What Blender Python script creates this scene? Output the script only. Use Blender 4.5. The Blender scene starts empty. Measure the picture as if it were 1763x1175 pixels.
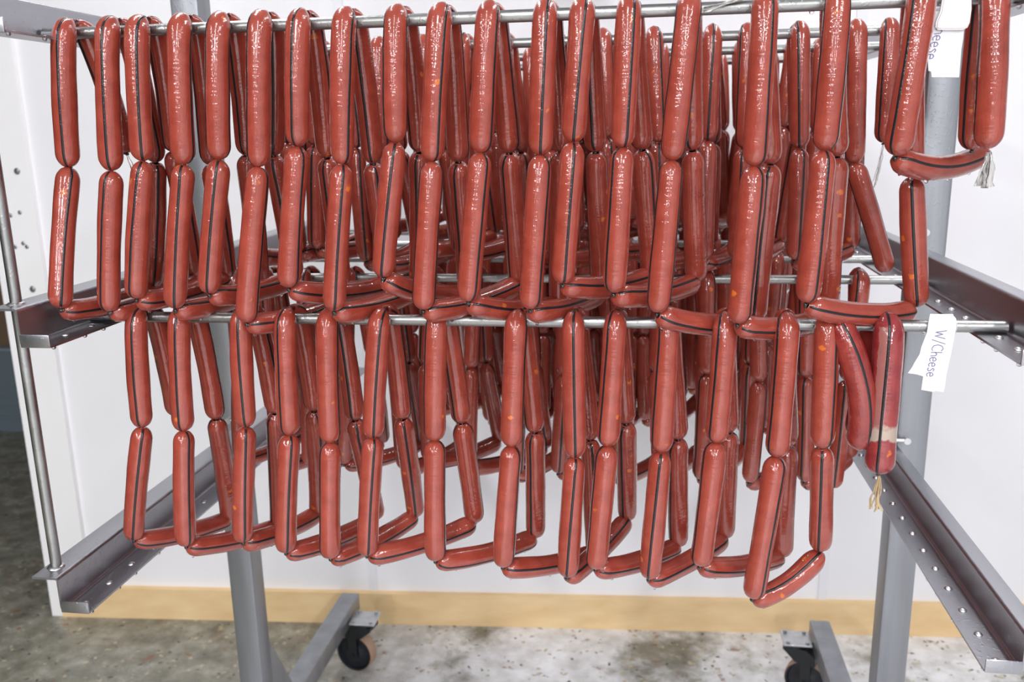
import bpy, bmesh, math, random
from mathutils import Vector, Matrix
random.seed(7)
C = bpy.context.scene.collection
PI = math.pi
V = Vector

# ------------------------------------------------------------------ camera
CAM = V((0.6822, -0.9749, 1.34))
YAW, PITCH, ROLL, FPX = [math.radians(a) for a in (8.6221, 13.4704, 1.1539)] + [1525.06]
fwd = V((-math.sin(YAW)*math.cos(PITCH), math.cos(YAW)*math.cos(PITCH), -math.sin(PITCH)))
r0 = V((math.cos(YAW), math.sin(YAW), 0)); u0 = r0.cross(fwd)
RT = math.cos(ROLL)*r0 - math.sin(ROLL)*u0
UP = math.sin(ROLL)*r0 + math.cos(ROLL)*u0
cd = bpy.data.cameras.new('camera'); cam = bpy.data.objects.new('camera', cd); C.objects.link(cam)
m = Matrix.Identity(4)
for i in range(3):
    m[i][0], m[i][1], m[i][2], m[i][3] = RT[i], UP[i], -fwd[i], CAM[i]
cam.matrix_world = m
cd.sensor_width = 36; cd.lens = FPX/1763*36; cd.clip_start = .02
cd.dof.use_dof = True; cd.dof.focus_distance = 1.0; cd.dof.aperture_fstop = 7.0
bpy.context.scene.camera = cam

# ------------------------------------------------------------------ world, lamps, exposure
sc = bpy.context.scene
sc.view_settings.view_transform = 'Standard'; sc.view_settings.look = 'None'
sc.view_settings.exposure = 0.2; sc.view_settings.gamma = 1; sc.view_settings.use_curve_mapping = False
w = bpy.data.worlds.new('world'); sc.world = w; w.use_nodes = True
w.node_tree.nodes['Background'].inputs[0].default_value = (.8, .87, 1, 1)
w.node_tree.nodes['Background'].inputs[1].default_value = .35
def lamp(name, loc, sx, sy, power, rot=(0, 0, 0), col=(.975, .98, 1)):
    l = bpy.data.lights.new(name, 'AREA'); l.shape = 'RECTANGLE'; l.size = sx; l.size_y = sy
    l.energy = power; l.color = col
    o = bpy.data.objects.new(name, l); o.location = loc; o.rotation_euler = rot; C.objects.link(o)
    return o
CEIL = 2.65
for x, g in ((-1.15, 1.0), (.45, .8), (1.95, 1.0)):          # three rows of ceiling tubes running away behind the camera
    for y, e in ((-1.7, 22), (-3.3, 34), (-4.9, 44), (-6.5, 44), (-8.1, 44), (-9.7, 44)):
        lamp('ceiling_tube_light', (x, y, CEIL-.09), .15, 1.25, e*g*1.02)
for x in (-.2, 1.4):                         # the tubes over the rack and the wall behind it
    lamp('ceiling_tube_light', (x, .55, CEIL-.09), .12, 1.25, 14)

# ------------------------------------------------------------------ helpers
def at(px, py, Y):
    d = fwd + (px-881.5)/FPX*RT - (py-587.5)/FPX*UP
    return CAM + d*((Y-CAM.y)/d.y)
def atlen(px, py, F, L):
    """the point seen at (px, py) that lies L away from F, on its far side"""
    d = (fwd + (px-881.5)/FPX*RT - (py-587.5)/FPX*UP).normalized()
    b = (CAM-F).dot(d); c = (CAM-F).length_squared - L*L; D = b*b-c
    return CAM + d*(-b + (math.sqrt(D) if D > 0 else 0))
def link(name, me, parent=None, mat=None, mw=None):
    o = bpy.data.objects.new(name, me); C.objects.link(o)
    if mat and not me.materials: me.materials.append(mat)
    if parent: o.parent = parent
    if mw is not None: o.matrix_world = mw
    return o
def mesh(name, vs, fs, smooth=False):
    me = bpy.data.meshes.new(name); me.from_pydata([tuple(v) for v in vs], [], fs)
    if smooth: me.polygons.foreach_set('use_smooth', [True]*len(me.polygons))
    me.update(); return me
def from_bm(bm, smooth=False, name='m'):
    me = bpy.data.meshes.new(name); bmesh.ops.recalc_face_normals(bm, faces=bm.faces); bm.to_mesh(me); bm.free()
    if smooth:
        me.polygons.foreach_set('use_smooth', [True]*len(me.polygons))
        try: me.set_sharp_from_angle(angle=math.radians(40))
        except Exception: pass
    return me
def box_bm(lo, hi, bev=0, bm=None):
    bm = bm or bmesh.new(); lo, hi = V(lo), V(hi)
    r = bmesh.ops.create_cube(bm, size=1)
    for v in r['verts']: v.co = V([(lo[i]+hi[i])/2 + v.co[i]*(hi[i]-lo[i]) for i in range(3)])
    if bev:
        es = set(e for v in r['verts'] for e in v.link_edges)
        bmesh.ops.bevel(bm, geom=list(es), offset=bev, segments=2, affect='EDGES', profile=.5)
    return bm
def cyl_bm(a, b, r, seg=16, bm=None, r2=None, caps=True):
    bm = bm or bmesh.new(); a, b = V(a), V(b); d = b-a
    q = d.to_track_quat('Z', 'Y').to_matrix().to_4x4(); q.translation = (a+b)/2
    bmesh.ops.create_cone(bm, cap_ends=caps, segments=seg, radius1=r, radius2=r if r2 is None else r2, depth=d.length, matrix=q)
    return bm
def prism_bm(poly, y0, y1, bm=None):
    """poly in XZ swept along Y"""
    bm = bm or bmesh.new()
    a = [bm.verts.new((x, y0, z)) for x, z in poly]; b = [bm.verts.new((x, y1, z)) for x, z in poly]
    n = len(poly)
    for i in range(n): bm.faces.new((a[i], a[(i+1) % n], b[(i+1) % n], b[i]))
    bm.faces.new(a); bm.faces.new(b[::-1]); return bm
def tag(o, label, cat, group=None, kind=None):
    if label: o['label'] = label
    if cat: o['category'] = cat
    if group: o['group'] = group
    if kind: o['kind'] = kind
    return o
def empty(name, loc, label, cat, group=None):
    o = bpy.data.objects.new(name, None); C.objects.link(o); o.location = loc; o.empty_display_size = .02
    bpy.context.view_layer.update()
    return tag(o, label, cat, group)
def local(o, parent):
    """geometry written in world coordinates, carried by a parent that stands elsewhere"""
    o.parent = parent; o.matrix_parent_inverse = Matrix.Translation(parent.location).inverted(); return o

# ------------------------------------------------------------------ materials
def mat(name, col, rough=.5, metal=0, **kw):
    M = bpy.data.materials.new(name); M.use_nodes = True; b = M.node_tree.nodes['Principled BSDF']
    b.inputs['Base Color'].default_value = (*col, 1); b.inputs['Roughness'].default_value = rough
    b.inputs['Metallic'].default_value = metal
    for k, v in kw.items(): b.inputs[k.replace('_', ' ')].default_value = v
    return M
def nd(M, t, **kw):
    n = M.node_tree.nodes.new(t)
    for k, v in kw.items():
        if k in n.inputs: n.inputs[k].default_value = v
        else: setattr(n, k, v)
    return n
def lk(M, a, b): M.node_tree.links.new(a, b)
def coords(M, kind='Object', scale=(1, 1, 1), rnd=False):
    tc = nd(M, 'ShaderNodeTexCoord'); mp = nd(M, 'ShaderNodeMapping'); mp.inputs['Scale'].default_value = scale
    src = tc.outputs[kind]
    if rnd:
        oi = nd(M, 'ShaderNodeObjectInfo'); mu = nd(M, 'ShaderNodeMath', operation='MULTIPLY'); mu.inputs[1].default_value = 7.3
        lk(M, oi.outputs['Random'], mu.inputs[0]); ad = nd(M, 'ShaderNodeVectorMath', operation='ADD')
        lk(M, src, ad.inputs[0]); lk(M, mu.outputs[0], ad.inputs[1]); src = ad.outputs[0]
    lk(M, src, mp.inputs['Vector']); return mp.outputs[0]
def ramp(M, fac, stops):
    r = nd(M, 'ShaderNodeValToRGB'); e = r.color_ramp.elements
    while len(e) < len(stops): e.new(.5)
    for i, (p, c) in enumerate(stops): e[i].position = p; e[i].color = (*c, 1)
    lk(M, fac, r.inputs[0]); return r.outputs[0]
def noise(M, vec, scale, detail=3, rough=.5):
    n = nd(M, 'ShaderNodeTexNoise', Scale=scale, Detail=detail, Roughness=rough); lk(M, vec, n.inputs['Vector']); return n.outputs[0]
def mix(M, fac, a, b, mode='MIX'):
    n = nd(M, 'ShaderNodeMix', data_type='RGBA', blend_type=mode)
    if isinstance(fac, float): n.inputs[0].default_value = fac
    else: lk(M, fac, n.inputs[0])
    for s, i in ((a, 6), (b, 7)):
        if isinstance(s, tuple): n.inputs[i].default_value = (*s, 1)
        else: lk(M, s, n.inputs[i])
    return n.outputs[2]
def bump(M, h, strength=.3, dist=.001, to='Normal', prev=None):
    n = nd(M, 'ShaderNodeBump', Strength=strength, Distance=dist); lk(M, h, n.inputs['Height'])
    if prev is not None: lk(M, prev, n.inputs['Normal'])
    lk(M, n.outputs[0], M.node_tree.nodes['Principled BSDF'].inputs[to]); return n.outputs[0]

def casing(name, c0, c1, patch=False):
    M = mat(name, c0, .34); b = M.node_tree.nodes['Principled BSDF']
    b.inputs['Coat Weight'].default_value = 1; b.inputs['Coat Roughness'].default_value = .04; b.inputs['Coat IOR'].default_value = 1.6
    b.inputs['Specular IOR Level'].default_value = .2
    v = coords(M, 'Object', (1, 1, 1), True)
    base = mix(M, ramp(M, noise(M, v, 60, 4), [(.35, (0, 0, 0)), (.7, (1, 1, 1))]), c0, c1)
    fine = ramp(M, noise(M, v, 700, 2), [(.3, (.86, .86, .86)), (.7, (1.0, 1.0, 1.0))])
    base = mix(M, 1.0, base, fine, 'MULTIPLY')
    # bits of cheese showing through the casing
    vo = nd(M, 'ShaderNodeTexVoronoi', Scale=42.0, Randomness=1.0); lk(M, v, vo.inputs['Vector'])
    gate = nd(M, 'ShaderNodeSeparateColor'); lk(M, vo.outputs['Color'], gate.inputs[0])
    g2 = nd(M, 'ShaderNodeMath', operation='GREATER_THAN'); g2.inputs[1].default_value = .74; lk(M, gate.outputs[0], g2.inputs[0])
    nq = nd(M, 'ShaderNodeMath', operation='MULTIPLY_ADD'); nq.inputs[1].default_value = .30; lk(M, noise(M, v, 260, 3), nq.inputs[0]); lk(M, vo.outputs['Distance'], nq.inputs[2])
    near = ramp(M, nq.outputs[0], [(.24, (1, 1, 1)), (.31, (0, 0, 0))])
    ml = nd(M, 'ShaderNodeMath', operation='MULTIPLY'); lk(M, g2.outputs[0], ml.inputs[0]); lk(M, near, ml.inputs[1])
    m2 = nd(M, 'ShaderNodeMath', operation='MULTIPLY'); m2.inputs[1].default_value = .8; lk(M, ml.outputs[0], m2.inputs[0])
    base = mix(M, m2.outputs[0], base, (.66, .16, .02))
    if patch:
        tc = nd(M, 'ShaderNodeTexCoord'); sp = nd(M, 'ShaderNodeSeparateXYZ'); lk(M, tc.outputs['Object'], sp.inputs[0])
        nz = noise(M, coords(M, 'Object', (1, 1, 1)), 90, 3)
        z = nd(M, 'ShaderNodeMath', operation='MULTIPLY_ADD'); z.inputs[1].default_value = .02; lk(M, nz, z.inputs[0]); lk(M, sp.outputs[2], z.inputs[2])
        band = ramp(M, ramp_in(M, z.outputs[0], -.128, -.088), [(.0, (0, 0, 0)), (.08, (1, 1, 1)), (.35, (1, 1, 1)), (.5, (0, 0, 0))])
        base = mix(M, band, base, (.42, .32, .26))
        def rng(out, lo, hi):
            a = nd(M, 'ShaderNodeMath', operation='GREATER_THAN'); a.inputs[1].default_value = lo; lk(M, out, a.inputs[0])
            c = nd(M, 'ShaderNodeMath', operation='LESS_THAN'); c.inputs[1].default_value = hi; lk(M, out, c.inputs[0])
            q = nd(M, 'ShaderNodeMath', operation='MULTIPLY'); lk(M, a.outputs[0], q.inputs[0]); lk(M, c.outputs[0], q.inputs[1]); return q.outputs[0]
        qx = nd(M, 'ShaderNodeMath', operation='MULTIPLY_ADD'); qx.inputs[1].default_value = .004; lk(M, nz, qx.inputs[0]); lk(M, sp.outputs[0], qx.inputs[2])
        st_ = nd(M, 'ShaderNodeMath', operation='MULTIPLY'); lk(M, rng(qx.outputs[0], -.0105, -.0005), st_.inputs[0]); lk(M, rng(sp.outputs[2], -.12, -.012), st_.inputs[1])
        s2 = nd(M, 'ShaderNodeMath', operation='MULTIPLY'); s2.inputs[1].default_value = .34; lk(M, st_.outputs[0], s2.inputs[0])
        base = mix(M, s2.outputs[0], base, (.40, .27, .23))
    lk(M, base, b.inputs['Base Color'])
    # fine wrinkles across the skin and wet beads
    wv = coords(M, 'Object', (14, 14, 330), True); h1 = noise(M, wv, 1.0, 1)
    lv = coords(M, 'Object', (420, 420, 14), True); h2 = noise(M, lv, 1.0, 1)
    p = bump(M, h1, .62, .0007, 'Coat Normal')
    p = bump(M, h2, .34, .0006, 'Coat Normal', p)
    beads = noise(M, coords(M, 'Object', (1, 1, 1), True), 330, 1)
    bh = ramp(M, beads, [(.62, (0, 0, 0)), (.74, (1, 1, 1))])
    p2 = bump(M, bh, .14, .0006, 'Coat Normal', p)
    bump(M, h2, .2, .0006, 'Normal')
    return M
def ramp_in(M, val, lo, hi):
    n = nd(M, 'ShaderNodeMapRange'); n.inputs[1].default_value = lo; n.inputs[2].default_value = hi; lk(M, val, n.inputs[0]); return n.outputs[0]
m_saus = casing('sausage_casing', (.295, .043, .026), (.37, .062, .039))
m_saus_dark = casing('sausage_casing_deep_red', (.22, .016, .016), (.32, .036, .026))
m_saus_patch = casing('sausage_casing_patched', (.24, .02, .024), (.33, .04, .038), True)
m_stripe = mat('black_casing_stripe', (.012, .011, .014), .4, Coat_Weight=.6, Coat_Roughness=.06, Specular_IOR_Level=.2)
_b = coords(m_stripe, 'Object', (14, 14, 330)); bump(m_stripe, noise(m_stripe, _b, 1.0, 1), .85, .0007, 'Coat Normal')
m_knot = mat('casing_knot', (.02, .015, .015), .3, Coat_Weight=.6)
m_film = mat('clear_casing_film', (.80, .78, .76), .16, Transmission_Weight=.35, Coat_Weight=1.0)
m_fibre = mat('dry_casing_ends', (.50, .36, .20), .6)
m_drop = mat('water', (1, 1, 1), .02, Transmission_Weight=1.0, IOR=1.33)

def steel(name, col, rough, scale, sc_=(1, 1, 1), metal=1.0):
    M = mat(name, col, rough, metal); b = M.node_tree.nodes['Principled BSDF']
    v = coords(M, 'Object', sc_); n = noise(M, v, scale, 4)
    lk(M, ramp(M, n, [(.3, tuple(c*.80 for c in col)), (.7, tuple(min(1, c*1.1) for c in col))]), b.inputs['Base Color'])
    rr = nd(M, 'ShaderNodeMapRange'); rr.inputs[3].default_value = rough*.75; rr.inputs[4].default_value = rough*1.3
    lk(M, n, rr.inputs[0]); lk(M, rr.outputs[0], b.inputs['Roughness'])
    wet = ramp(M, noise(M, coords(M, 'Object'), 260, 1), [(.63, (0, 0, 0)), (.72, (1, 1, 1))])
    bump(M, wet, .25, .0006)
    return M
m_rail = steel('stainless_rail', (.40, .40, .43), .34, 14, (1, .15, 1))
m_post = steel('brushed_steel_post', (.33, .34, .365), .42, 30, (1, 1, .06), .75)
m_rod = steel('stainless_rod', (.37, .37, .365), .36, 20, (.1, 1, 1))
m_bump = mat('weld_stud', (.60, .60, .61), .36, 1.0)
m_plate = steel('zinc_plate', (.55, .56, .57), .35, 40)
m_rubber = mat('black_caster_wheel', (.008, .010, .016), .35)
m_tread = mat('tan_tread', (.42, .27, .19), .6)

m_wall = mat('white_wall_panel', (.80, .79, .815), .32)
v = coords(m_wall, 'Object'); bump(m_wall, noise(m_wall, v, 90, 3), .10, .002)
lk(m_wall, ramp(m_wall, noise(m_wall, v, 2.2, 3), [(.3, (.77, .765, .79)), (.7, (.825, .815, .84))]), m_wall.node_tree.nodes['Principled BSDF'].inputs['Base Color'])
m_base = mat('tan_cove_base', (.66, .43, .20), .55)
v = coords(m_base, 'Object', (1, 1, 3))
lk(m_base, ramp(m_base, noise(m_base, v, 9, 4), [(.25, (.68, .46, .23)), (.75, (.80, .60, .34))]), m_base.node_tree.nodes['Principled BSDF'].inputs['Base Color'])
m_trimw = mat('white_door_casing', (.84, .83, .84), .4)
m_seam = mat('white_joint_strip', (.74, .74, .78), .4)
m_dark = mat('dark_side_room_wall', (.035, .045, .045), .8)
m_ceil = mat('ceiling_white', (.42, .42, .43), .8)
m_room = mat('grey_white_room_wall', (.45, .46, .47), .6)
m_tape = mat('white_paper_tape', (.82, .81, .83), .6)
bump(m_tape, noise(m_tape, coords(m_tape, 'Object'), 260, 3), .3, .0006)
m_ink = mat('violet_ink', (.10, .08, .24), .5)
m_card = mat('brown_cardboard', (.16, .10, .06), .8)
m_crate = mat('grey_blue_plastic', (.14, .18, .21), .5)
m_black = mat('black_plastic', (.01, .012, .015), .4)

# wet worn concrete with exposed aggregate
m_floor = mat('worn_wet_concrete', (.3, .3, .28), .4); M = m_floor; b = M.node_tree.nodes['Principled BSDF']
v = coords(M, 'Object')
big = noise(M, v, 3.2, 6, .62); mid = noise(M, v, 16, 5, .65); fin = noise(M, v, 120, 3)
base = ramp(M, mid, [(.30, (.12, .115, .09)), (.50, (.215, .205, .165)), (.70, (.35, .34, .29))])
white = ramp(M, big, [(.36, (0, 0, 0)), (.48, (1, 1, 1))])
# the white worn coat lies mostly right of the rack's middle: a patch with a shape of its own
sx = nd(M, 'ShaderNodeSeparateXYZ'); lk(M, v, sx.inputs[0])
xm = nd(M, 'ShaderNodeMapRange'); xm.inputs[1].default_value = -.15; xm.inputs[2].default_value = .20; lk(M, sx.outputs[0], xm.inputs[0])
wm = nd(M, 'ShaderNodeMath', operation='MULTIPLY'); lk(M, white, wm.inputs[0]); lk(M, xm.outputs[0], wm.inputs[1])
base = mix(M, wm.outputs[0], base, ramp(M, mid, [(.3, (.52, .51, .50)), (.6, (.78, .78, .80))]))
vo = nd(M, 'ShaderNodeTexVoronoi', Scale=62.0)
wn = nd(M, 'ShaderNodeTexNoise', Scale=35.0, Detail=3.0); lk(M, v, wn.inputs['Vector'])
wv = nd(M, 'ShaderNodeVectorMath', operation='SCALE'); wv.inputs['Scale'].default_value = .035; lk(M, wn.outputs['Color'], wv.inputs[0])
wa = nd(M, 'ShaderNodeVectorMath', operation='ADD'); lk(M, v, wa.inputs[0]); lk(M, wv.outputs[0], wa.inputs[1]); lk(M, wa.outputs[0], vo.inputs['Vector'])
sg = nd(M, 'ShaderNodeSeparateColor'); lk(M, vo.outputs['Color'], sg.inputs[0])
def speck(th, lo, hi, ch=0):
    a = nd(M, 'ShaderNodeMath', operation='GREATER_THAN'); a.inputs[1].default_value = th; lk(M, sg.outputs[ch], a.inputs[0])
    n_ = ramp(M, vo.outputs['Distance'], [(lo, (1, 1, 1)), (hi, (0, 0, 0))])
    q = nd(M, 'ShaderNodeMath', operation='MULTIPLY'); lk(M, a.outputs[0], q.inputs[0]); lk(M, n_, q.inputs[1]); return q.outputs[0]
base = mix(M, speck(.88, .18, .36, 0), base, (.04, .045, .045))
base = mix(M, speck(.86, .25, .40, 1), base, (.44, .38, .26))
rust = ramp(M, noise(M, v, 21, 3, .6), [(.635, (0, 0, 0)), (.69, (1, 1, 1))])
rm = nd(M, 'ShaderNodeMath', operation='MULTIPLY'); rm.inputs[1].default_value = .7; lk(M, rust, rm.inputs[0])
base = mix(M, rm.outputs[0], base, (.22, .085, .04))
lk(M, base, b.inputs['Base Color'])
lk(M, ramp(M, big, [(.35, (.14, .14, .14)), (.6, (.5, .5, .5))]), b.inputs['Roughness'])
bump(M, fin, .35, .002)

# ------------------------------------------------------------------ the room
def struct(name, me, mt, parent=None, kind=True):
    o = link(name, me, None, mt)
    if parent: o.parent = parent
    elif kind: o['kind'] = 'structure'
    return o
SL = .072; WY = lambda x: 1.165 + SL*(x+.33)
XE = -.985
struct('floor', from_bm(box_bm((-5, -12, -.05), (3.6, 7, 0))), m_floor)
struct('ceiling', from_bm(box_bm((-5, -12, CEIL), (3.6, 7, CEIL+.05))), m_ceil)
def wallbox(x0, x1, z0, z1, d0, d1):
    """a box along the back wall; d0..d1 is its distance in front of the wall face"""
    bm = bmesh.new()
    P = [(x, WY(x)-d, z) for z in (z0, z1) for x, d in ((x0, d1), (x1, d1), (x1, d0), (x0, d0))]
    vs = [bm.verts.new(p) for p in P]
    for f in ((0, 1, 5, 4), (1, 2, 6, 5), (2, 3, 7, 6), (3, 0, 4, 7), (4, 5, 6, 7), (3, 2, 1, 0)): bm.faces.new([vs[i] for i in f])
    return bm
struct('wall_back', from_bm(wallbox(XE, 3.6, 0, CEIL, -.14, 0)), m_wall)
bb = struct('baseboard_back', from_bm(wallbox(XE+.03, 3.6, 0, .094, -.001, .018)), m_base)
j = struct('trim_1', from_bm(wallbox(XE-.004, XE+.118, 0, CEIL, -.15, .014)), m_trimw)
for k, x in enumerate((-.05, 1.17)):
    struct('trim_%d' % (k+2), from_bm(wallbox(x-.012, x+.012, .094, CEIL, 0, .003)), m_seam)
def bolt_me(r):
    bm = bmesh.new(); bmesh.ops.create_uvsphere(bm, u_segments=12, v_segments=6, radius=r)
    for v_ in bm.verts: v_.co.y = -abs(v_.co.y)*.5
    return from_bm(bm, True)
bm7, bm4 = bolt_me(.009), bolt_me(.006)
for px, py, me in ((30, 295, bm7), (57, 498, bm7), (20, 371, bm4), (35, 366, bm4), (28, 425, bm4), (47, 425, bm4), (41, 419, bm4)):
    p = at(px, py, 1.112); x = max(XE+.01, p.x)
    o = link('bolt', me, None, m_plate); o.location = (x, WY(x)-.013, p.z); o.parent = j
struct('wall_right', from_bm(box_bm((3.5, -12, 0), (3.6, 1.5, CEIL))), m_room)
struct('wall_front', from_bm(box_bm((-5, -12.1, 0), (3.6, -12, CEIL))), m_room)
struct('wall_left', from_bm(box_bm((-5.1, -12, 0), (-5, 7, CEIL))), m_dark)
struct('wall_far', from_bm(box_bm((-5, 6.9, 0), (3.6, 7, CEIL))), m_dark)

# things glimpsed beyond the end of the wall
def wall_pt(px, py, Y): return at(px, py, Y)
p = wall_pt(8, 600, 2.6)
bx = empty('cardboard_box', (p.x-.22, 2.8, p.z), 'brown cardboard box stored past the wall end, cut by the left frame edge', 'box')
bm = box_bm((-.26, -.16, 0), (.24, .16, .30), .004); local(link('carton', from_bm(bm), None, m_card), bx).matrix_parent_inverse = Matrix.Identity(4)
for s in (-1, 1):
    q = link('flap', from_bm(box_bm((-.26, -.002+s*.08-.078, .301), (.24, s*.08+.078, .306), .001)), bx, m_card)
cr = empty('plastic_tote', (p.x-.25, 2.8, 0), 'grey blue plastic tote under the cardboard box beyond the wall end', 'tote')
bm = bmesh.new(); H = p.z
for (a, b_) in (((-.30, -.20, 0), (.28, .20, .012)), ((-.30, -.20, .012), (-.288, .20, H-.01)), ((.268, -.20, .012), (.28, .20, H-.01)), ((-.288, -.20, .012), (.268, -.188, H-.01)), ((-.288, .188, .012), (.268, .20, H-.01))): box_bm(a, b_, 0, bm)
link('tub', from_bm(bm), cr, m_crate)
link('lid', from_bm(box_bm((-.31, -.21, H-.01), (.29, .21, H-.001), .003)), cr, mat('pale_lid', (.28, .34, .40), .4))
for k in range(4):
    link('rib', from_bm(box_bm((-.3, -.205, .06+k*.12*H), (.28, -.2, .075+k*.12*H), .001)), cr, m_crate)
# the black fixture high on the back wall
p = at(996, 2, WY(.52)-.03)
fx = empty('wall_fixture', (p.x, WY(p.x), p.z+.02), 'small black fixture on the white wall above the top rods, cut by frame top', 'fixture')
bm = cyl_bm((0, 0, .03), (0, -.05, .03), .024, 20); link('body', from_bm(bm, True), fx, m_black)
link('cap', from_bm(cyl_bm((0, -.05, .03), (0, -.058, .03), .020, 20), True), fx, m_black)
link('back_plate', from_bm(box_bm((-.028, -.006, 0), (.028, 0, .06), .002)), fx, m_black)

# ------------------------------------------------------------------ the rack
ZT, ZM, ZB = 1.4549, 1.1233, .7972           # rod centre heights of the three tiers
W = 1.07; YF, YB = -.1085, 1.0; RW, HH, TH = .036, .041, .0026; RR = .0065
YT = 0.0; YM = .016
rack = empty('rack', (.53, .47, 0), 'wheeled stainless steel rack with three tiers of rails, hung with sausages on rods', 'rack')
def rail_profile(side, f, tout):
    """Z section; side +1 = left rail (bottom flange reaches +X)"""
    x0 = 0 if side > 0 else W
    s = side; r = .004
    def arc(cx, cz, a0, a1, rad):
        return [(cx+rad*math.cos(math.radians(a0+(a1-a0)*k/4)), cz+rad*math.sin(math.radians(a0+(a1-a0)*k/4))) for k in range(5)]
    # outer contour for s=+1, around the sheet
    pts = [(RW, -TH), (RW, 0)]
    pts += arc(r, r, 270, 180, r)                         # inner bend at the bottom (upper side)
    pts += arc(-r-TH+TH, HH-r, 0, 90, r)                  # outer side of the top bend
    pts += [(-tout, HH), (-tout, HH-TH)]
    pts += arc(-r, HH-r, 90, 0, max(r-TH, .0008))[0:5]
    pts += [(-TH*.9, r)]
    pts += arc(r, r, 180, 270, r+TH)[1:]
    return [(x0+s*x, f+z) for x, z in pts]
stud_me = None
drip_me = None
def drip():
    global drip_me
    if not drip_me:
        bm = bmesh.new(); bmesh.ops.create_uvsphere(bm, u_segments=10, v_segments=7, radius=.0026)
        drip_me = from_bm(bm, True)
    return drip_me
def stud():
    global stud_me
    if stud_me: return stud_me
    bm = bmesh.new(); bmesh.ops.create_uvsphere(bm, u_segments=12, v_segments=8, radius=.0046)
    for v_ in bm.verts:
        if v_.co.z < 0: v_.co.z *= .2
        v_.co.z *= .62
    stud_me = from_bm(bm, True); return stud_me
for f, y0 in ((ZT-RR, .025), (ZM-RR, -.004-.005), (ZB-RR, .008)):
    for s in (1, -1):
        tout = .034 if s > 0 else .021
        bm = prism_bm(rail_profile(s, f, tout), YF, YB)
        x0 = 0 if s > 0 else W
        xs = sorted((x0, x0+s*RW)); box_bm((xs[0], YF-.0026, f-TH), (xs[1], YF, f+.0125), .0011, bm)
        rl = local(link('rail', from_bm(bm, True), None, m_rail), rack)
        for kk in range(5):
            q = link('water_drop', drip(), None, m_drop); q.parent = rl; q.matrix_parent_inverse = Matrix.Translation(rack.location); q.location = V((x0+s*(RW-.002), YF+.006+.047*kk+.01*(kk % 2), f-TH-.0006)) - V(rack.location)
        k0 = math.ceil((YF+.012-y0)/.05)
        for k in range(k0, k0+21):
            o = link('stop_stud', stud(), None, m_bump); o.location = V((x0+s*.019, y0+.05*k, f+.0002)) - V(rack.location)
            o.parent = rl; o.matrix_parent_inverse = Matrix.Identity(4); rl.matrix_parent_inverse = rl.matrix_parent_inverse
            o.matrix_parent_inverse = Matrix.Translation(rack.location)
CW = .049; CY0, CY1 = .4484, .4974
FT, FB, FH = .175, .128, 0
for x0 in (-.0834, 1.0891):
    post = local(link('post', from_bm(box_bm((x0, CY0, FT-.001), (x0+CW, CY1, 1.95), .006), True), None, m_post), rack)
    foot = local(link('foot', from_bm(box_bm((x0+.001, -.13, FB), (x0+CW-.001, 1.026, FT), .003), True), None, m_post), rack)
    for yy, dy, gh in ((CY1, .115, .20), (CY0, -.07, .07)):           # triangular braces where post meets foot
        bm = bmesh.new(); a = [bm.verts.new((x, y, z)) for x in (x0+.006, x0+CW-.006) for y, z in ((yy, FT), (yy+dy, FT), (yy, FT+gh))]
        for q in ((0, 1, 2), (5, 4, 3), (0, 3, 4, 1), (1, 4, 5, 2), (2, 5, 3, 0)): bm.faces.new([a[i] for i in q])
        local(link('gusset', from_bm(bm), None, m_post), rack)
    s = 1 if x0 < 0 else -1
    xi = x0+CW if s > 0 else x0                            # inner face of the post
    for z in (ZM+.052, ZB+.045):
        bm = cyl_bm((xi-s*.012, CY0-.006, z), (xi+s*.012, CY0-.006, z), .0035, 10)
        cyl_bm((xi-s*.014, CY0+.001, z), (xi-s*.014, CY0-.010, z), .0055, 14, bm)
        local(link('locking_pin', from_bm(bm, True), None, m_bump), rack)
local(link('top_beam', from_bm(box_bm((-.036, CY0, 1.90), (1.091, CY1, 1.948), .004), True), None, m_post), rack)
for x in (-.02, W+.024):
    bm = cyl_bm((x, -.082, ZB-RR+HH), (x, -.082, 1.93), .0064, 16)
    local(link('corner_rod', from_bm(bm, True), None, m_rod), rack)
    for f in (ZB, ZM):
        bm = bmesh.new(); bmesh.ops.create_uvsphere(bm, u_segments=12, v_segments=6, radius=.0105)
        for v_ in bm.verts: v_.co = V((v_.co.x*(1+.15*math.sin(9*v_.co.x*300)), v_.co.y, v_.co.z*.35)) + V((x, -.082, f-RR+HH))
        local(link('weld_bead', from_bm(bm, True), None, m_bump), rack)
# casters
FP = .148
def wheel_bm():
    bm = bmesh.new(); prof = [(.006, -.013), (.020, -.013), (.024, -.0105), (.040, -.0105), (.043, -.0165), (.0475, -.0165), (.0475, .0165), (.043, .0165), (.040, .0105), (.024, .0105), (.020, .013), (.006, .013)]
    n = 32; R = [[bm.verts.new((r*math.cos(2*PI*k/n), y, r*math.sin(2*PI*k/n))) for r, y in prof] for k in range(n)]
    for k in range(n):
        for i in range(len(prof)): bm.faces.new((R[k][i], R[k][(i+1) % 12], R[(k+1) % n][(i+1) % 12], R[(k+1) % n][i]))
    return bm
def tread_bm():
    bm = bmesh.new(); prof = [(.0472, -.0150), (.0490, -.0145), (.050, -.010), (.050, .010), (.0490, .0145), (.0472, .0150)]
    n = 40; R = [[bm.verts.new((r*math.cos(2*PI*k/n), y, r*math.sin(2*PI*k/n))) for r, y in prof] for k in range(n)]
    for k in range(n):
        for i in range(6): bm.faces.new((R[k][i], R[k][(i+1) % 6], R[(k+1) % n][(i+1) % 6], R[(k+1) % n][i]))
    return bm
w_me, t_me = from_bm(wheel_bm(), True), from_bm(tread_bm(), True)
w_me.materials.append(m_rubber); t_me.materials.append(m_tread)
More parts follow.
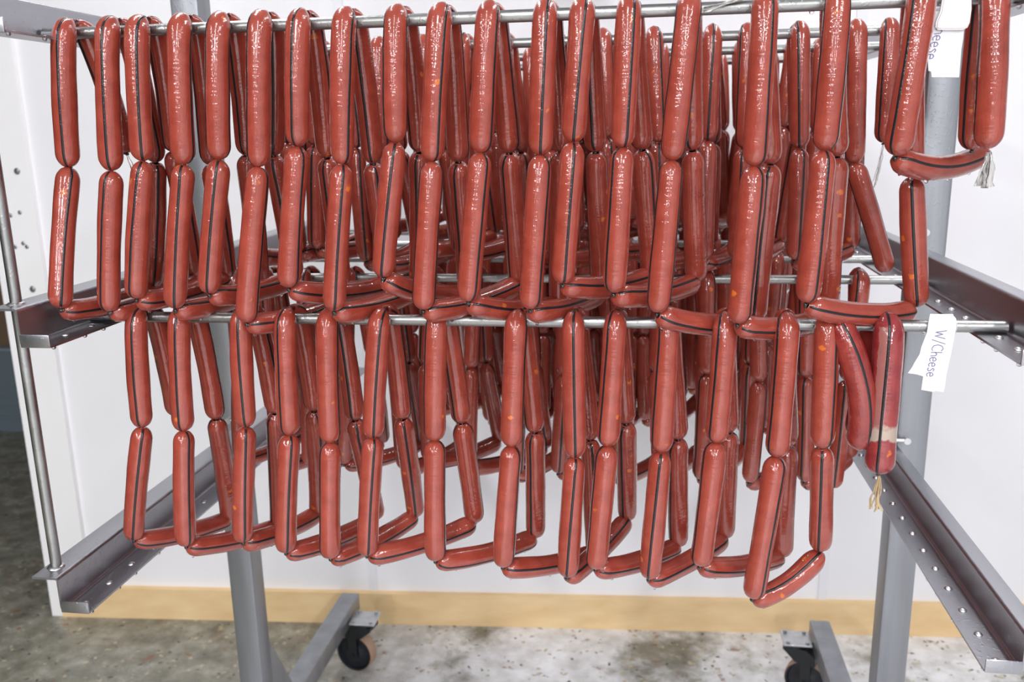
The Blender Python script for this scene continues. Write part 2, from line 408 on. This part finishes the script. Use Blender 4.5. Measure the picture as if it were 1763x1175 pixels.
def caster(x, y, s, rz):
    """x,y: swivel axis; s: side on which the foot lies"""
    zc = .0505
    e = bpy.data.objects.new('caster', None); C.objects.link(e); e.empty_display_size = .02
    e.parent = rack; e.location = V((x, y, 0))-V(rack.location)
    bm = box_bm((-.033, -.032, FP-.004), (.033, .032, FP), .001)
    for a in (-1, 1):
        for b_ in (-1, 1): cyl_bm((a*.022, b_*.024, FP-.002), (a*.022, b_*.024, FP+.005), .0045, 6, bm)
    link('mounting_plate', from_bm(bm), e, m_plate)
    fk = link('fork', from_bm(fork_bm()), e, m_black); fk.rotation_euler.z = rz
    d = Matrix.Rotation(rz, 3, 'Z') @ V((.030, 0, 0))
    w_ = link('wheel', w_me, e); w_.location = (d.x, d.y, zc); w_.rotation_euler.z = rz
    t_ = link('tread', t_me, e); t_.location = (d.x, d.y, zc); t_.rotation_euler.z = rz
def fork_bm():
    zc = .0505; bm = bmesh.new()
    cyl_bm((0, 0, FP-.016), (0, 0, FP-.003), .024, 20, bm)
    bm2 = prism_bm([(-.024, FP-.014), (-.024, FP-.024), (.006, .098), (.052, .098), (.052, FP-.030), (.030, FP-.014)], -.0215, .0215, bm)
    for sg_ in (-1, 1):
        box_bm((.018, sg_*.0205-.0015, zc-.012), (.042, sg_*.0205+.0015, .112), .0008, bm)
    cyl_bm((.030, -.025, zc), (.030, .025, zc), .005, 10, bm)
    return bm
caster(.001, .955, 1, math.radians(168)); caster(1.054, .985, -1, math.radians(-24))
caster(.001, -.06, 1, math.radians(205)); caster(1.054, -.06, -1, math.radians(-20))

# ------------------------------------------------------------------ hanging rods
def rod(Y, Z, label):
    me = from_bm(cyl_bm((-(W-.006)/2, 0, 0), ((W-.006)/2, 0, 0), RR, 20), True)
    o = link('hanging_rod', me, None, m_rod); o.location = (W/2, Y, Z+.0004)
    return tag(o, label, 'rod', 'steel rods lying across the rack rails')
TOPY = (YT, .30, .55, .80); MIDY = (YM, .316, .516, .716, .916)
for Y, t in zip(TOPY, ('steel rod nearest the camera on the upper rails, carrying the topmost front sausages',
                       'second steel rod back on the upper rails, seen through the front sausages',
                       'third steel rod back on the upper rails, thin line near the wall',
                       'fourth and rearmost steel rod on the upper rails, mostly hidden')): rod(Y, ZT, t)
for Y, t in zip(MIDY, ('steel rod nearest the camera on the middle rails, bare end by the handwritten tape tag',
                       'second steel rod back on the middle rails, glimpsed between sausages',
                       'third steel rod back on the middle rails, glimpsed between sausages',
                       'fourth steel rod back on the middle rails, nearly buried in sausages',
                       'fifth and rearmost steel rod on the middle rails, nearly buried in sausages')): rod(Y, ZM, t)

# ------------------------------------------------------------------ sausages
ORD = 'zeroth first second third fourth fifth sixth seventh eighth ninth tenth eleventh twelfth thirteenth fourteenth fifteenth sixteenth seventeenth eighteenth nineteenth twentieth'.split()
def knot_mesh():
    bm = bmesh.new()
    for k, (dx, dz, r) in enumerate(((0, .0012, .0021), (.0009, -.0012, .0019), (-.0011, .0002, .0018))):
        q = Matrix.Translation((dx, .0004*k, dz)) @ Matrix.Rotation(.5*k-.4, 4, 'Y')
        g = bmesh.ops.create_uvsphere(bm, u_segments=10, v_segments=6, radius=r, matrix=q)
        for v_ in g['verts']: v_.co.z = dz + (v_.co.z-dz)*.6
    return from_bm(bm, True)
k_me = knot_mesh(); k_me.materials.append(m_knot)
bm = bmesh.new(); bmesh.ops.create_uvsphere(bm, u_segments=10, v_segments=7, radius=.0021)
for v_ in bm.verts:
    if v_.co.z > 0: v_.co.z *= 1.5
d_me = from_bm(bm, True); d_me.materials.append(m_drop)
EDGE = (.0006, .0012, .0022, .0036, .0056, .0082, .0114, .0150, .0185)
def path_fn(P0, P1, hook, bow):
    d = P1-P0; L = d.length
    def c(t):
        p = P0 + d*t + bow*(4*t*(1-t))
        if hook is not None: p = p + hook*((1-math.exp(-t/.045))*(1-t)**.8 if t < 1 else 0)
        return p
    return c, L
def body_geo(P0, P1, R, hook, bow, seg, inv, rnd):
    """rings of the body in local space; returns verts, faces, ring data"""
    c, L = path_fn(P0, P1, hook, bow)
    ss = list(EDGE); n = 9
    ss += [EDGE[-1] + (L-2*EDGE[-1])*k/(n+1) for k in range(1, n+1)]
    ss += [L-e for e in reversed(EDGE)]
    e = .0168; ph = rnd.random()*6.28; ph2 = rnd.random()*6.28
    rings = []
    up = (P0-P1).normalized()
    for s in ss:
        t = s/L; p = c(t); tg = (c(min(1, t+.01))-c(max(0, t-.01))).normalized()
        q = min(s, L-s)
        g = 1.0 if q >= e else (max(0, 1-((e-q)/e)**2.35))**.5
        r = max(.0012, R*g*(1+.022*math.sin(t*7+ph)+.012*math.sin(t*17+ph2)))
        rings.append((p, tg, r, g))
    return rings
def frame_of(tg, p):
    n0 = CAM-p; n0 = (n0-tg*n0.dot(tg)).normalized(); sd = tg.cross(n0)
    if sd.dot(RT) < 0: sd = -sd
    return n0, sd
SCOUNT = [0]
def sausage(P0, P1, label, group, hook=None, bow=V((0, 0, 0)), R=.0133, st=None, st2=None, mt=None, top=True, end=False, seg=18, drops=0, build=True):
    rnd = random.Random(SCOUNT[0]*31+5); SCOUNT[0] += 1
    z = (P0-P1).normalized(); x = V((1, 0, 0)); x = (x-z*x.dot(z))
    if x.length < .2: x = V((0, 1, 0)); x = x-z*x.dot(z)
    x.normalize(); y = z.cross(x)
    mw = Matrix.Identity(4)
    for i in range(3): mw[i][0], mw[i][1], mw[i][2], mw[i][3] = x[i], y[i], z[i], P0[i]
    inv = mw.inverted()
    rings = body_geo(P0, P1, R, hook, bow, seg, inv, rnd)
    vs, fs = [], []
    mid = rings[len(rings)//2]; n0, sd0 = frame_of(mid[1], mid[0])
    for (p, tg, r, g) in rings:
        a = (n0-tg*n0.dot(tg)).normalized(); b_ = tg.cross(a)
        if b_.dot(sd0) < 0: b_ = -b_
        for k in range(seg):
            th = 2*PI*k/seg; rr = r*(1+(.10*(1-g))*math.cos(th*6))
            vs.append(inv @ (p+a*math.cos(th)*rr+b_*math.sin(th)*rr))
    nR = len(rings)
    flip = mid[1].cross(n0).dot(sd0) < 0
    for i in range(nR-1):
        for k in range(seg):
            q = (i*seg+k, i*seg+(k+1) % seg, (i+1)*seg+(k+1) % seg, (i+1)*seg+k)
            fs.append(q if flip else q[::-1])
    fs.append(tuple(range(seg))); fs.append(tuple(range((nR-1)*seg, nR*seg))[::-1])
    if not build: return vs, fs, mw, rings, n0, sd0, inv
    o = link('sausage', mesh('sausage', vs, fs, True), None, mt or m_saus, mw)
    tag(o, label, 'sausage', group)
    if st is None: st = rnd.uniform(-1.6, 1.6)
    else: st = math.asin(max(-1, min(1, st)))
    st2 = st+PI+rnd.uniform(-.12, .12) if st2 is None else math.asin(st2)
    tw = rnd.uniform(-.18, .18); wid = .0016
    for ang in (st, st2):
        v2, f2 = [], []
        for i, (p, tg, r, g) in enumerate(rings[1:-1]):
            a = (n0-tg*n0.dot(tg)).normalized(); b_ = tg.cross(a)
            if b_.dot(sd0) < 0: b_ = -b_
            t = i/(nR-3); A = ang + tw*math.sin(t*3.0-1.2)
            hw = min(wid/max(r, .0016), .7)
            for k, (da, h) in enumerate(((-1, -.0002), (-.75, .00022), (.75, .00022), (1, -.0002))):
                th = A+da*hw; rr = r*(1+(.10*(1-g))*math.cos(th*6))+h
                v2.append(inv @ (p+a*math.cos(th)*rr+b_*math.sin(th)*rr))
        for i in range(nR-3):
            for k in range(3):
                q = (i*4+k, i*4+k+1, i*4+k+5, i*4+k+4); f2.append(q if flip else q[::-1])
        link('black_stripe', mesh('black_stripe', v2, f2, True), o, m_stripe)
    if top: q = link('knot', k_me, o); q.scale = (1.25, 1.25, 1.3); q.rotation_euler.z = rnd.random()*6
    if end: q = link('knot', k_me, o); q.location = inv @ P1; q.scale = (1.25, 1.25, 1.3); q.rotation_euler.z = rnd.random()*6
    for k in range(drops):
        i = int(4+(nR-9)*(k+.6+rnd.uniform(-.3, .3))/max(1, drops)); p, tg, r, g = rings[max(6, min(nR-7, i))]
        dn = V((0, 0, -1)); dn = (dn-tg*dn.dot(tg)).normalized()
        q = link('water_drop', d_me, o); q.location = inv @ (p+dn*(r+.0006)); q.rotation_euler = inv.to_euler(); q.scale = [rnd.uniform(.7, 1.15)]*3
    return o
def tail(parent, P, length, n, spread, mt, lean=V((0, 0, 0)), width=.003, name='casing_tail'):
    """loose casing end: a bunch of crinkled strips"""
    rnd = random.Random(int(P.x*9999)); vs, fs = [], []
    inv = parent.matrix_world.inverted() if parent.matrix_world != Matrix.Identity(4) else Matrix.Identity(4)
    for k in range(n):
        a = 2*PI*k/n; dirv = V((math.cos(a), math.sin(a)*.7, 0))*spread
        prev = None; N = 9; ww = width*rnd.uniform(.6, 1.2); LL = length*rnd.uniform(.75, 1)
        for i in range(N):
            t = i/(N-1); c = P + V((0, 0, -LL*t)) + lean*t*LL + dirv*(t**.8)*(.6+.4*math.sin(5*t+k)) + V((rnd.uniform(-1, 1), rnd.uniform(-1, 1), 0))*.0008
            hw = ww*(.35+.65*t)/2; ang = a+1.2*t
            sd = V((math.cos(ang), math.sin(ang), 0))*hw; nn = V((-sd.y, sd.x, 0)).normalized()*.00025
            for q in (sd+nn, sd-nn, -sd-nn, -sd+nn): vs.append(inv @ (c+q))
            j0 = len(vs)-4
            if prev is not None:
                for q in range(4): fs.append((prev+q, prev+(q+1) % 4, j0+(q+1) % 4, j0+q))
            else: fs.append((j0, j0+1, j0+2, j0+3))
            prev = j0
        fs.append((prev, prev+3, prev+2, prev+1))
    return link(name, mesh(name, vs, fs, True), parent, mt)

KZ = .0125
for nm, xs in (('hanging_rod', (.215, .415, .79, .845, .955)), ('hanging_rod.004', (.33, .62, .70, .985, 1.01))):
    for x in xs:
        q = link('water_drop', d_me, bpy.data.objects[nm]); q.location = (x-W/2, 0, -RR-.0008); q.scale = (1.2, 1.2, 1)
HF, HBk = V((0, -.0165, 0)), V((0, .0165, 0))
def side_words(s):
    if s is None: return ''
    if s < -.65: return ', black line along its left edge'
    if s < -.22: return ', black line left of its middle'
    if s <= .22: return ', black line down its middle'
    if s <= .65: return ', black line right of its middle'
    return ', black line along its right edge'
# front strands of the upper front rod: knot at the rod, knot below, stripe
U1 = [((126, 48), (119, 288), -.45), ((200, 44), (193, 294), -.4), ((250, 42), (247, 277), -.05), ((322, 40), (317, 283), .88),
      ((388, 38), (378, 275), -.93), ((458, 30), (446, 287), -.9), ((524, 28), (513, 252), -.45), ((601, 24), (590, 283), .6),
      ((689, 20), (681, 245), -.93), ((764, 18), (744, 278), .45), ((846, 10), (828, 263), .75), ((942, 11), (931, 267), .1),
      ((1006, 7), (987, 245), .15), ((1084, 5), (1072, 254), .4), ((1187, 0), (1157, 276), -.93), ((1315, -2), (1299, 286), .62),
      ((1438, -8), (1419, 259), -.92), ((1582, -18), (1543, 268), -.5), ((1702, -22), (1700, 256), -.88)]
TWO = {9: .93, 15: .93, 17: .93, 5: .93}
L1 = [((104, 531), .2), ((188, 536), -.6), ((234, 514), -.45), ((301, 531), -.2), ((360, 505), -.2), ((424, 555), .85), ((497, 495), .6),
      ((575, 535), .1), ((659, 477), -.1), ((729, 533), .93), ((806, 519), .6), ((913, 532), .75), ((969, 488), .15), ((1057, 504), -.7),
      ((1132, 538), -.92), ((1271, 557), .75), ((1389, 521), .5)]
TWOL = {10: -.93, 15: .92}
B1 = [(262, 494), (335, 476), (392, 476), (448, 492), (508, 478), (590, 515), (668, 490), (722, 496), (806, 508), (893, 488), (962, 525), (1035, 503),
      (1122, 474), (1199, 485), (1300, 553), (1424, 546), (1572, 535), (1697, 262)]
BU1 = [(218, 264), (268, 280), (298, 262), (363, 285), (424, 268), (470, 268), (563, 272), (642, 282), (722, 262), (789, 279), (877, 264), (966, 262),
       (1026, 262), (1106, 258), (1192, 259), (1327, 283), (1441, 270), (1570, 305), (1672, 258)]
GF, GB, GH = 'front sausages hanging from the upper front rod', 'back sausages hanging from the upper front rod', 'lying sausages under the upper front rod'
FU, FL, K1 = [], [], []
for i, (a, b_, s) in enumerate(U1):
    P0 = at(*a, -.002); P0.z = ZT+KZ; P1 = at(*b_, -.022); K1.append(P0)
    FU.append(P1)
    R = .0133 if i not in (17, 18) else .0138
    o = sausage(P0, P1, '%s sausage from the left in the topmost front row%s' % (ORD[i+1], side_words(s)), GF, HF, V((0, -.002, 0)), R, s,
            TWO.get(i+1), seg=22)
for i, (b_, s) in enumerate(L1):
    P1 = at(*b_, -.030 if i else -.062); FL.append(P1)
    sausage(FU[i], P1, '%s sausage from the left in the second front row%s' % (ORD[i+1], side_words(s)), GF, None, V((0, -.003, 0)), .0131, s,
            TWOL.get(i+1), seg=22)
BE1 = []
for i in range(18):
    F = FL[i] if i < 17 else FU[17]
    Bp = atlen(*B1[i], F+V((0, .004, -.004)), .150)
    if Bp.y < .012: Bp.y = .012
    BE1.append(Bp)
    if i < 17: lb = 'sausage lying below the second front row, reaching back from its %s upright from the left' % ORD[i+1]
    else: lb = 'curved sausage bridging the two rightmost upright sausages of the topmost row, water beads beneath'
    sausage(F+V((0, .002, -.003)), Bp, lb, GH, None, V((0, -.002, -.007 if i < 17 else -.013)), .0129, random.Random(i).uniform(-.6, .5), seg=22, drops=(3, 2, 3, 2, 2, 3)[i % 6] if i < 17 else 6)
for i in range(19):
    P0 = K1[i]; P1 = at(*BU1[i], .036)
    o = sausage(P0+V((.001, .003, 0)), P1, 'upper rear sausage behind the %s sausage of the topmost front row' % ORD[i+1], GB, HBk, V((0, .003, 0)), .0129, top=False, end=(i in (0, 18)))
    if i == 0: tail(o, P1, .03, 3, .006, m_fibre, V((.25, 0, 0)), .0012)
    if i == 18: tail(o, at(1702, 262, -.01), .038, 8, .009, m_film, V((.05, 0, 0)), .010); tail(o, at(1704, 264, -.022), .040, 1, .001, m_knot, V((0, 0, 0)), .0016, 'black_thread')
    if 0 < i < 18:
        sausage(P1, BE1[i-1] if i < 17 else at(1579, 529, BE1[16].y), 'lower rear sausage in the strand behind the %s sausage of the second front row' % ORD[i+1] if i < 17 else 'single upright sausage under the curved bridging sausage at the right, black line down middle', GB, None,
                V((0, .003, 0)), .0129 if i != 17 else .0136, 0.0 if i == 17 else None, end=(i != 17))

# middle tier, front rod
U2 = [((247, 538), (246, 735), -.4), ((320, 540), (317, 741), -.35), ((425, 543), (424, 735), -.25), ((500, 545), (499, 748), -.65),
      ((572, 547), (569, 761), .88), ((661, 546), (643, 753), .1), ((757, 549), (749, 758), -.9), ((893, 551), (881, 768), .88), ((989, 552), (990, 787), .0),
      ((1061, 552), (1046, 767), -.6), ((1150, 555), (1138, 778), -.7), ((1247, 557), (1233, 761), -.5), ((1352, 560), (1337, 786), -.7), ((1418, 562), (1415, 771), .75)]
L2 = [((230, 929), .0), ((320, 940), .45), ((418, 933), .1), ((492, 951), .2), ((569, 961), -.9), ((632, 956), .15), ((750, 965), .88), ((866, 976), .85),
      ((977, 993), .05), ((1026, 979), -.88), ((1118, 996), -.05), ((1206, 974), -.85), ((1296, 1030), .75), ((1412, 946), -.05)]
B2 = [(396, 893), (480, 906), (548, 884), (648, 893), (716, 888), (818, 900), (922, 925), (1025, 953), (1080, 894), (1168, 940), (1248, 925), (1346, 958), (1423, 948)]
BU2 = [(303, 716), (372, 722), (474, 712), (541, 708), (611, 724), (693, 722), (795, 729), (921, 745), (1016, 758), (1078, 730), (1167, 757), (1254, 745), (1356, 768), None]
G2F, G2B, G2H = 'front sausages hanging from the middle front rod', 'back sausages hanging from the middle front rod', 'lying sausages under the middle front rod'
F2U, F2L, K2 = [], [], []
for i, (a, b_, s) in enumerate(U2):
    P0 = at(*a, YM-.002); P0.z = ZM+KZ; P1 = at(*b_, YM-.022); K2.append(P0); F2U.append(P1)
    sausage(P0, P1, '%s sausage from the left in the third front row%s' % (ORD[i+1], side_words(s)), G2F, HF, V((0, -.002, 0)), .0133, s, seg=22)
for i, (b_, s) in enumerate(L2):
    P1 = at(*b_, YM-.028 if i < 13 else YM+.01); F2L.append(P1)
    sausage(F2U[i], P1, '%s sausage from the left in the lowest front row%s' % (ORD[i+1], side_words(s)), G2F, None, V((0, -.003, 0)), .0131, s, seg=22, end=(i == 13))
BE2 = []
for i in range(13):
    F = F2L[i]; Bp = atlen(*B2[i], F, .150) if i < 12 else F2L[13]+V((.003, .003, -.004))
    if Bp.y < YM+.006: Bp.y = YM+.006
    BE2.append(Bp)
    sausage(F+V((0, .002, -.003)), Bp, 'sausage lying below the lowest row, reaching back from its %s upright from the left' % ORD[i+1], G2H, None,
            V((0, 0, -.006 if i < 12 else -.012)), .0129, (0.7, .4, .3, .7, .6, .5, .8, .3, .2, .6, .5, .6, -.2)[i], seg=22, drops=(2, 3, 2)[i % 3])
for i in range(13):
    P1 = at(*BU2[i], YM+.040)
    sausage(K2[i]+V((.001, .003, 0)), P1, 'upper rear sausage behind the %s sausage of the third front row' % ORD[i+1], G2B, HBk, V((0, .003, 0)), .0129, top=False, end=(i == 0))
    if i > 0:
        sausage(P1, BE2[i-1], 'lower rear sausage in the strand behind the %s sausage of the lowest front row' % ORD[i+1], G2B, None, V((0, .003, 0)), .0129, end=True)
# the three large deep red ones at the right end of the middle front rod
ka = at(1430, 562, YM); ka.z = ZM+KZ; kb = at(1524, 562, YM); kb.z = ZM+KZ; vb = at(1477, 770, YM-.012)
sausage(ka, vb, 'deep red bent sausage leaning right at the right end of the third front row', G2F, HF, V((.012, -.010, 0)), .0152, .45, mt=m_saus_dark, seg=22)
sausage(kb+V((-.006, .010, -.004)), vb+V((.004, .026, 0)), 'dark red sausage slanting left behind the tasselled sausage on the middle rod', G2B, V((0, .012, 0)), V((.004, .006, 0)), .0150, .8, mt=m_saus_dark, top=False)
o = sausage(kb, at(1513, 815, YM-.026), 'rightmost large sausage of the middle rod, pale patch on its skin and frayed tassel below', G2F, HF, V((0, 0, 0)), .0158, .0, mt=m_saus_patch, seg=22, end=True)
tail(o, at(1513, 817, YM-.026), .047, 9, .009, m_fibre, V((0, 0, 0)), .0026)

# ------------------------------------------------------------------ rods further back
def strand_set(xs, Y, Z, names, groups, seed, individual=True, last=None):
    rnd = random.Random(seed); Ks = []; data = []; q = 1 if individual else .93
    for x in xs: Ks.append((V((x, Y, Z+KZ)), V((x+rnd.uniform(-.014, .010), Y-.022, Z-q*rnd.uniform(.128, .148))), V((x+rnd.uniform(.002, .020), Y+.034, Z-q*rnd.uniform(.130, .150)))))
    if last: Ks[-1] = (Ks[-1][0], last[0], Ks[-1][2])
    fl = [k[1]+V((rnd.uniform(-.012, .010), -.006, -q*rnd.uniform(.148, .162))) for k in Ks]
    if last: fl[-1] = last[1]
    n = len(xs)
    for i in range(n):
        K, f, bk = Ks[i]
        data.append((K, f, 'upper front', i, HF, V((0, 0, 0)), 0))
        data.append((K+V((.001, .003, 0)), bk, 'upper rear', i, HBk, V((0, .003, 0)), 1))
        data.append((f, fl[i], 'lower front', i, None, V((0, -.003, 0)), 0))
        if i < n-1:
            nb = Ks[i+1][2]; be = V((nb.x+rnd.uniform(-.01, .015), Y+.055+rnd.uniform(-.01, .03), fl[i].z+rnd.uniform(-.008, .012)))
            dd = be-fl[i]
            if dd.length < .135: be.y = fl[i].y + math.sqrt(max(.003, .145**2-(be.x-fl[i].x)**2))
            data.append((fl[i]+V((0, .002, -.003)), be, 'lying', i, None, V((0, 0, -.007)), 2))
            data.append((nb, be, 'lower rear', i+1, None, V((0, .003, 0)), 1))
    if individual:
        for P0, P1, w_, i, hk, bw, g in data:
            sausage(P0, P1, '%s sausage %s the %s strand from the left on the %s' % (w_, 'below' if w_ == 'lying' else 'in', ORD[i+1], names), groups[g], hk, bw, .0129, seg=14, top=(w_ != 'upper rear'), end=(w_ == 'lower rear'))
    else:
        vs, fs = [], []; v2, f2 = [], []
        for P0, P1, w_, i, hk, bw, g in data:
            a, b_, mw, *_ = sausage(P0, P1, '', '', hk, bw, .0129, seg=12, build=False)
            n0 = len(vs); vs += [mw @ p for p in a]; fs += [tuple(q+n0 for q in f_) for f_ in b_]
        o = link('sausages', mesh('sausages', vs, fs, True), None, m_saus)
        tag(o, names, 'sausages', None, 'stuff')
def X_of(px, py, Y, Z):   # world x of a knot seen at px on a rod
    return at(px, py, Y).x
xs = [X_of(p_, 70, TOPY[1], ZT) for p_ in (432, 492, 548, 604, 655, 731, 800, 870, 958, 1038, 1125, 1225, 1285, 1373, 1470, 1526)]
strand_set(xs[:-1], TOPY[1], ZT, 'second upper rod',
           ['front sausages on the second upper rod', 'back sausages on the second upper rod', 'lying sausages under the second upper rod'], 3, True, (at(1471, 281, TOPY[1]-.02), at(1527, 469, TOPY[1]-.03)))
kx = V((xs[-1], TOPY[1], ZT+KZ)); e_ = at(1521, 246, TOPY[1]-.022)
o = sausage(kx, e_, 'last sausage on the second upper rod, long loose strings trailing from its lower end', 'front sausages on the second upper rod', HF, V((0, 0, 0)), .0129, top=True, end=True)
tail(o, e_, .062, 4, .006, m_film, V((-.12, 0, 0)), .002)
xs = [X_of(p_, 485, MIDY[1], ZM) for p_ in (414, 466, 530, 606, 672, 745, 822, 900, 975, 1062, 1140, 1215, 1300, 1382, 1479, 1524)]
strand_set(xs[:-1], MIDY[1], ZM, 'second middle rod',
           ['front sausages on the second middle rod', 'back sausages on the second middle rod', 'lying sausages under the second middle rod'], 11)
rnd = random.Random(5)
for Y, Z, nm, sd_, xa, xb in ((TOPY[2], ZT, 'mass of far sausages on the third rod back of the upper rails', 21, .27, 1.0),
                      (TOPY[3], ZT, 'mass of far sausages on the rearmost rod of the upper rails', 22, .33, 1.0),
                      (MIDY[2], ZM, 'mass of far sausages on the third rod back of the middle rails', 23, .24, 1.0),
                      (MIDY[3], ZM, 'mass of far sausages on the fourth rod back of the middle rails', 24, .28, 1.0),
                      (MIDY[4], ZM, 'mass of far sausages on the rearmost rod of the middle rails', 25, .30, 1.0)):
    xs = []; x = xa
    while x < xb: xs.append(x); x += rnd.uniform(.036, .047)
    strand_set(xs, Y, Z, nm, None, sd_, False)

# clear scrap of casing lying over the upper front rod
P = at(1290, 5, -.006); P.z = ZT+.009
scr = empty('casing_scrap', P, 'crumpled clear casing scrap draped on the upper front rod, beside a sausage knot', 'casing scrap')
tail(scr, P, .015, 6, .006, m_film, V((-3.0, -.5, .3)), .010, 'film')
tail(scr, P+V((-.010, -.002, .001)), .013, 4, .006, m_film, V((-2.8, -.9, -.3)), .009, 'film')

# ------------------------------------------------------------------ tape tags with handwriting
GLY = {  # strokes in a unit em: x right, y up
 'W': [[(0, 1), (.16, .05), (.34, .75), (.5, .05), (.75, 1)]], '/': [[(0, -.15), (.4, 1.1)]],
 'C': [[(.62, .85), (.4, 1), (.15, .85), (.03, .5), (.12, .15), (.38, 0), (.6, .12)]],
 'h': [[(.05, 1), (.05, 0)], [(.05, .35), (.2, .55), (.36, .45), (.38, 0)]],
 'e': [[(.05, .28), (.4, .32), (.36, .52), (.2, .58), (.05, .42), (.05, .15), (.2, 0), (.42, .1)]],
 's': [[(.36, .5), (.18, .58), (.06, .45), (.3, .25), (.32, .08), (.14, 0), (.02, .08)]]}
ADV = {'W': .85, '/': .45, 'C': .70, 'h': .48, 'e': .50, 's': .44}
def writing(text, size, ox, oz, slant=0):
    """runs downwards, tops of the letters to the right; returns mesh in tag space (x, z), y forward"""
    vs, fs = [], []; pen = 0; hw = size*.027
    for ch in text:
        for st in GLY[ch]:
            pts = []
            for i in range(len(st)-1):
                for k in range(3): t = k/3; pts.append((st[i][0]*(1-t)+st[i+1][0]*t, st[i][1]*(1-t)+st[i+1][1]*t))
            pts.append(st[-1])
            P_ = [V((ox + (y)*size + slant*(x+pen)*size, 0, oz-(x+pen)*size)) for x, y in pts]
            for i, p_ in enumerate(P_):
                d = (P_[min(i+1, len(P_)-1)]-P_[max(i-1, 0)]).normalized(); n_ = V((-d.z, 0, d.x))*hw
                vs += [p_+n_+V((0, -.0004, 0)), p_-n_+V((0, -.0004, 0)), p_-n_, p_+n_]
                if i:
                    j0 = len(vs)-8
                    for q in range(4): fs.append((j0+q, j0+(q+1) % 4, j0+4+(q+1) % 4, j0+4+q))
        pen += ADV[ch]
    return mesh('writing', vs, fs)
def sheet(poly, y, th=.0003, name='tape'):
    """flat torn sheet; poly = world points (x, z)"""
    bm = bmesh.new(); a = [bm.verts.new((x, y, z)) for x, z in poly]; f = bm.faces.new(a)
    r = bmesh.ops.extrude_face_region(bm, geom=[f])
    for e in r['geom']:
        if isinstance(e, bmesh.types.BMVert): e.co.y += th
    bmesh.ops.triangulate(bm, faces=[q for q in bm.faces if len(q.verts) > 4]); return bm
def px_poly(pts, ox, oy, sc_, Y): return [(lambda q: (q.x, q.z))(at(ox+x/sc_, oy+y/sc_, Y)) for x, y in pts]
YP = YM-.0085
T = at(1622, 560, YP)
tg = empty('tape_tag', (T.x, YM, ZM), 'white tape tag with violet handwriting stuck round the bare end of middle rod', 'tag')
pl = px_poly([(556, 590), (628, 592), (700, 590), (704, 604), (712, 610), (720, 622), (722, 640), (716, 700), (705, 750), (690, 830), (672, 910), (655, 1000), (650, 1050), (640, 1085), (600, 1078), (570, 1083), (500, 1070), (507, 1020), (512, 985), (470, 972), (415, 965), (440, 930), (462, 890), (490, 845), (500, 800), (520, 750), (536, 705), (545, 645)], 1450, 380, 3.67, YP)
local(link('paper', from_bm(sheet(pl, YP)), None, m_tape), tg)
bm = bmesh.new()
for s in (0, 1):                                        # the wrap round the rod
    q = at(1603+s*42, 553, YM).x
    cyl_bm((T.x-.013, YM, ZM), (T.x+.016, YM, ZM), .0072, 20, bm)
local(link('wrap', from_bm(bm, True), None, m_tape), tg)
a0 = at(1450+588/3.67, 380+695/3.67, YP)
wr = writing('W/Cheese', .0118, 0, 0, -.10); o = link('handwriting', wr, None, m_ink); o.location = (a0.x, YP-.0002, a0.z); local(o, tg)
# upper tag, its top folded over into a white lump of tape
YQ = YT-.0085; T = at(1640, 8, YT)
tg = empty('tape_tag', (T.x, YT, ZT), 'white tape tag folded over upper front rod, lettering partly hidden under fold', 'tag')
pl = px_poly([(1128, 78), (1300, 70), (1365, 120), (1352, 262), (1340, 330), (1325, 522), (1230, 520), (1140, 520), (1136, 482), (1118, 478), (1112, 400), (1098, 330), (1108, 250), (1120, 160)], 1313, 0, 3.915, YQ)
local(link('paper', from_bm(sheet(pl, YQ)), None, m_tape), tg)
pl = px_poly([(1225, -60), (1410, -60), (1412, 60), (1400, 150), (1385, 185), (1350, 200), (1200, 200), (1168, 195), (1170, 150), (1200, 80)], 1313, 0, 3.915, YQ-.006)
bm = sheet(pl, YQ-.006, .005); bmesh.ops.bevel(bm, geom=[e for e in bm.edges if len(e.link_faces) == 2 and e.calc_face_angle(0) > 1], offset=.0015, segments=3, affect='EDGES')
local(link('folded_tape', from_bm(bm, True), None, m_tape), tg)
a0 = at(1313+1150/3.915, 225/3.915, YQ)
wr = writing('heese', .0120, 0, 0, -.26); o = link('handwriting', wr, None, m_ink); o.location = (a0.x+.002, YQ-.0002, a0.z+.004); local(o, tg)
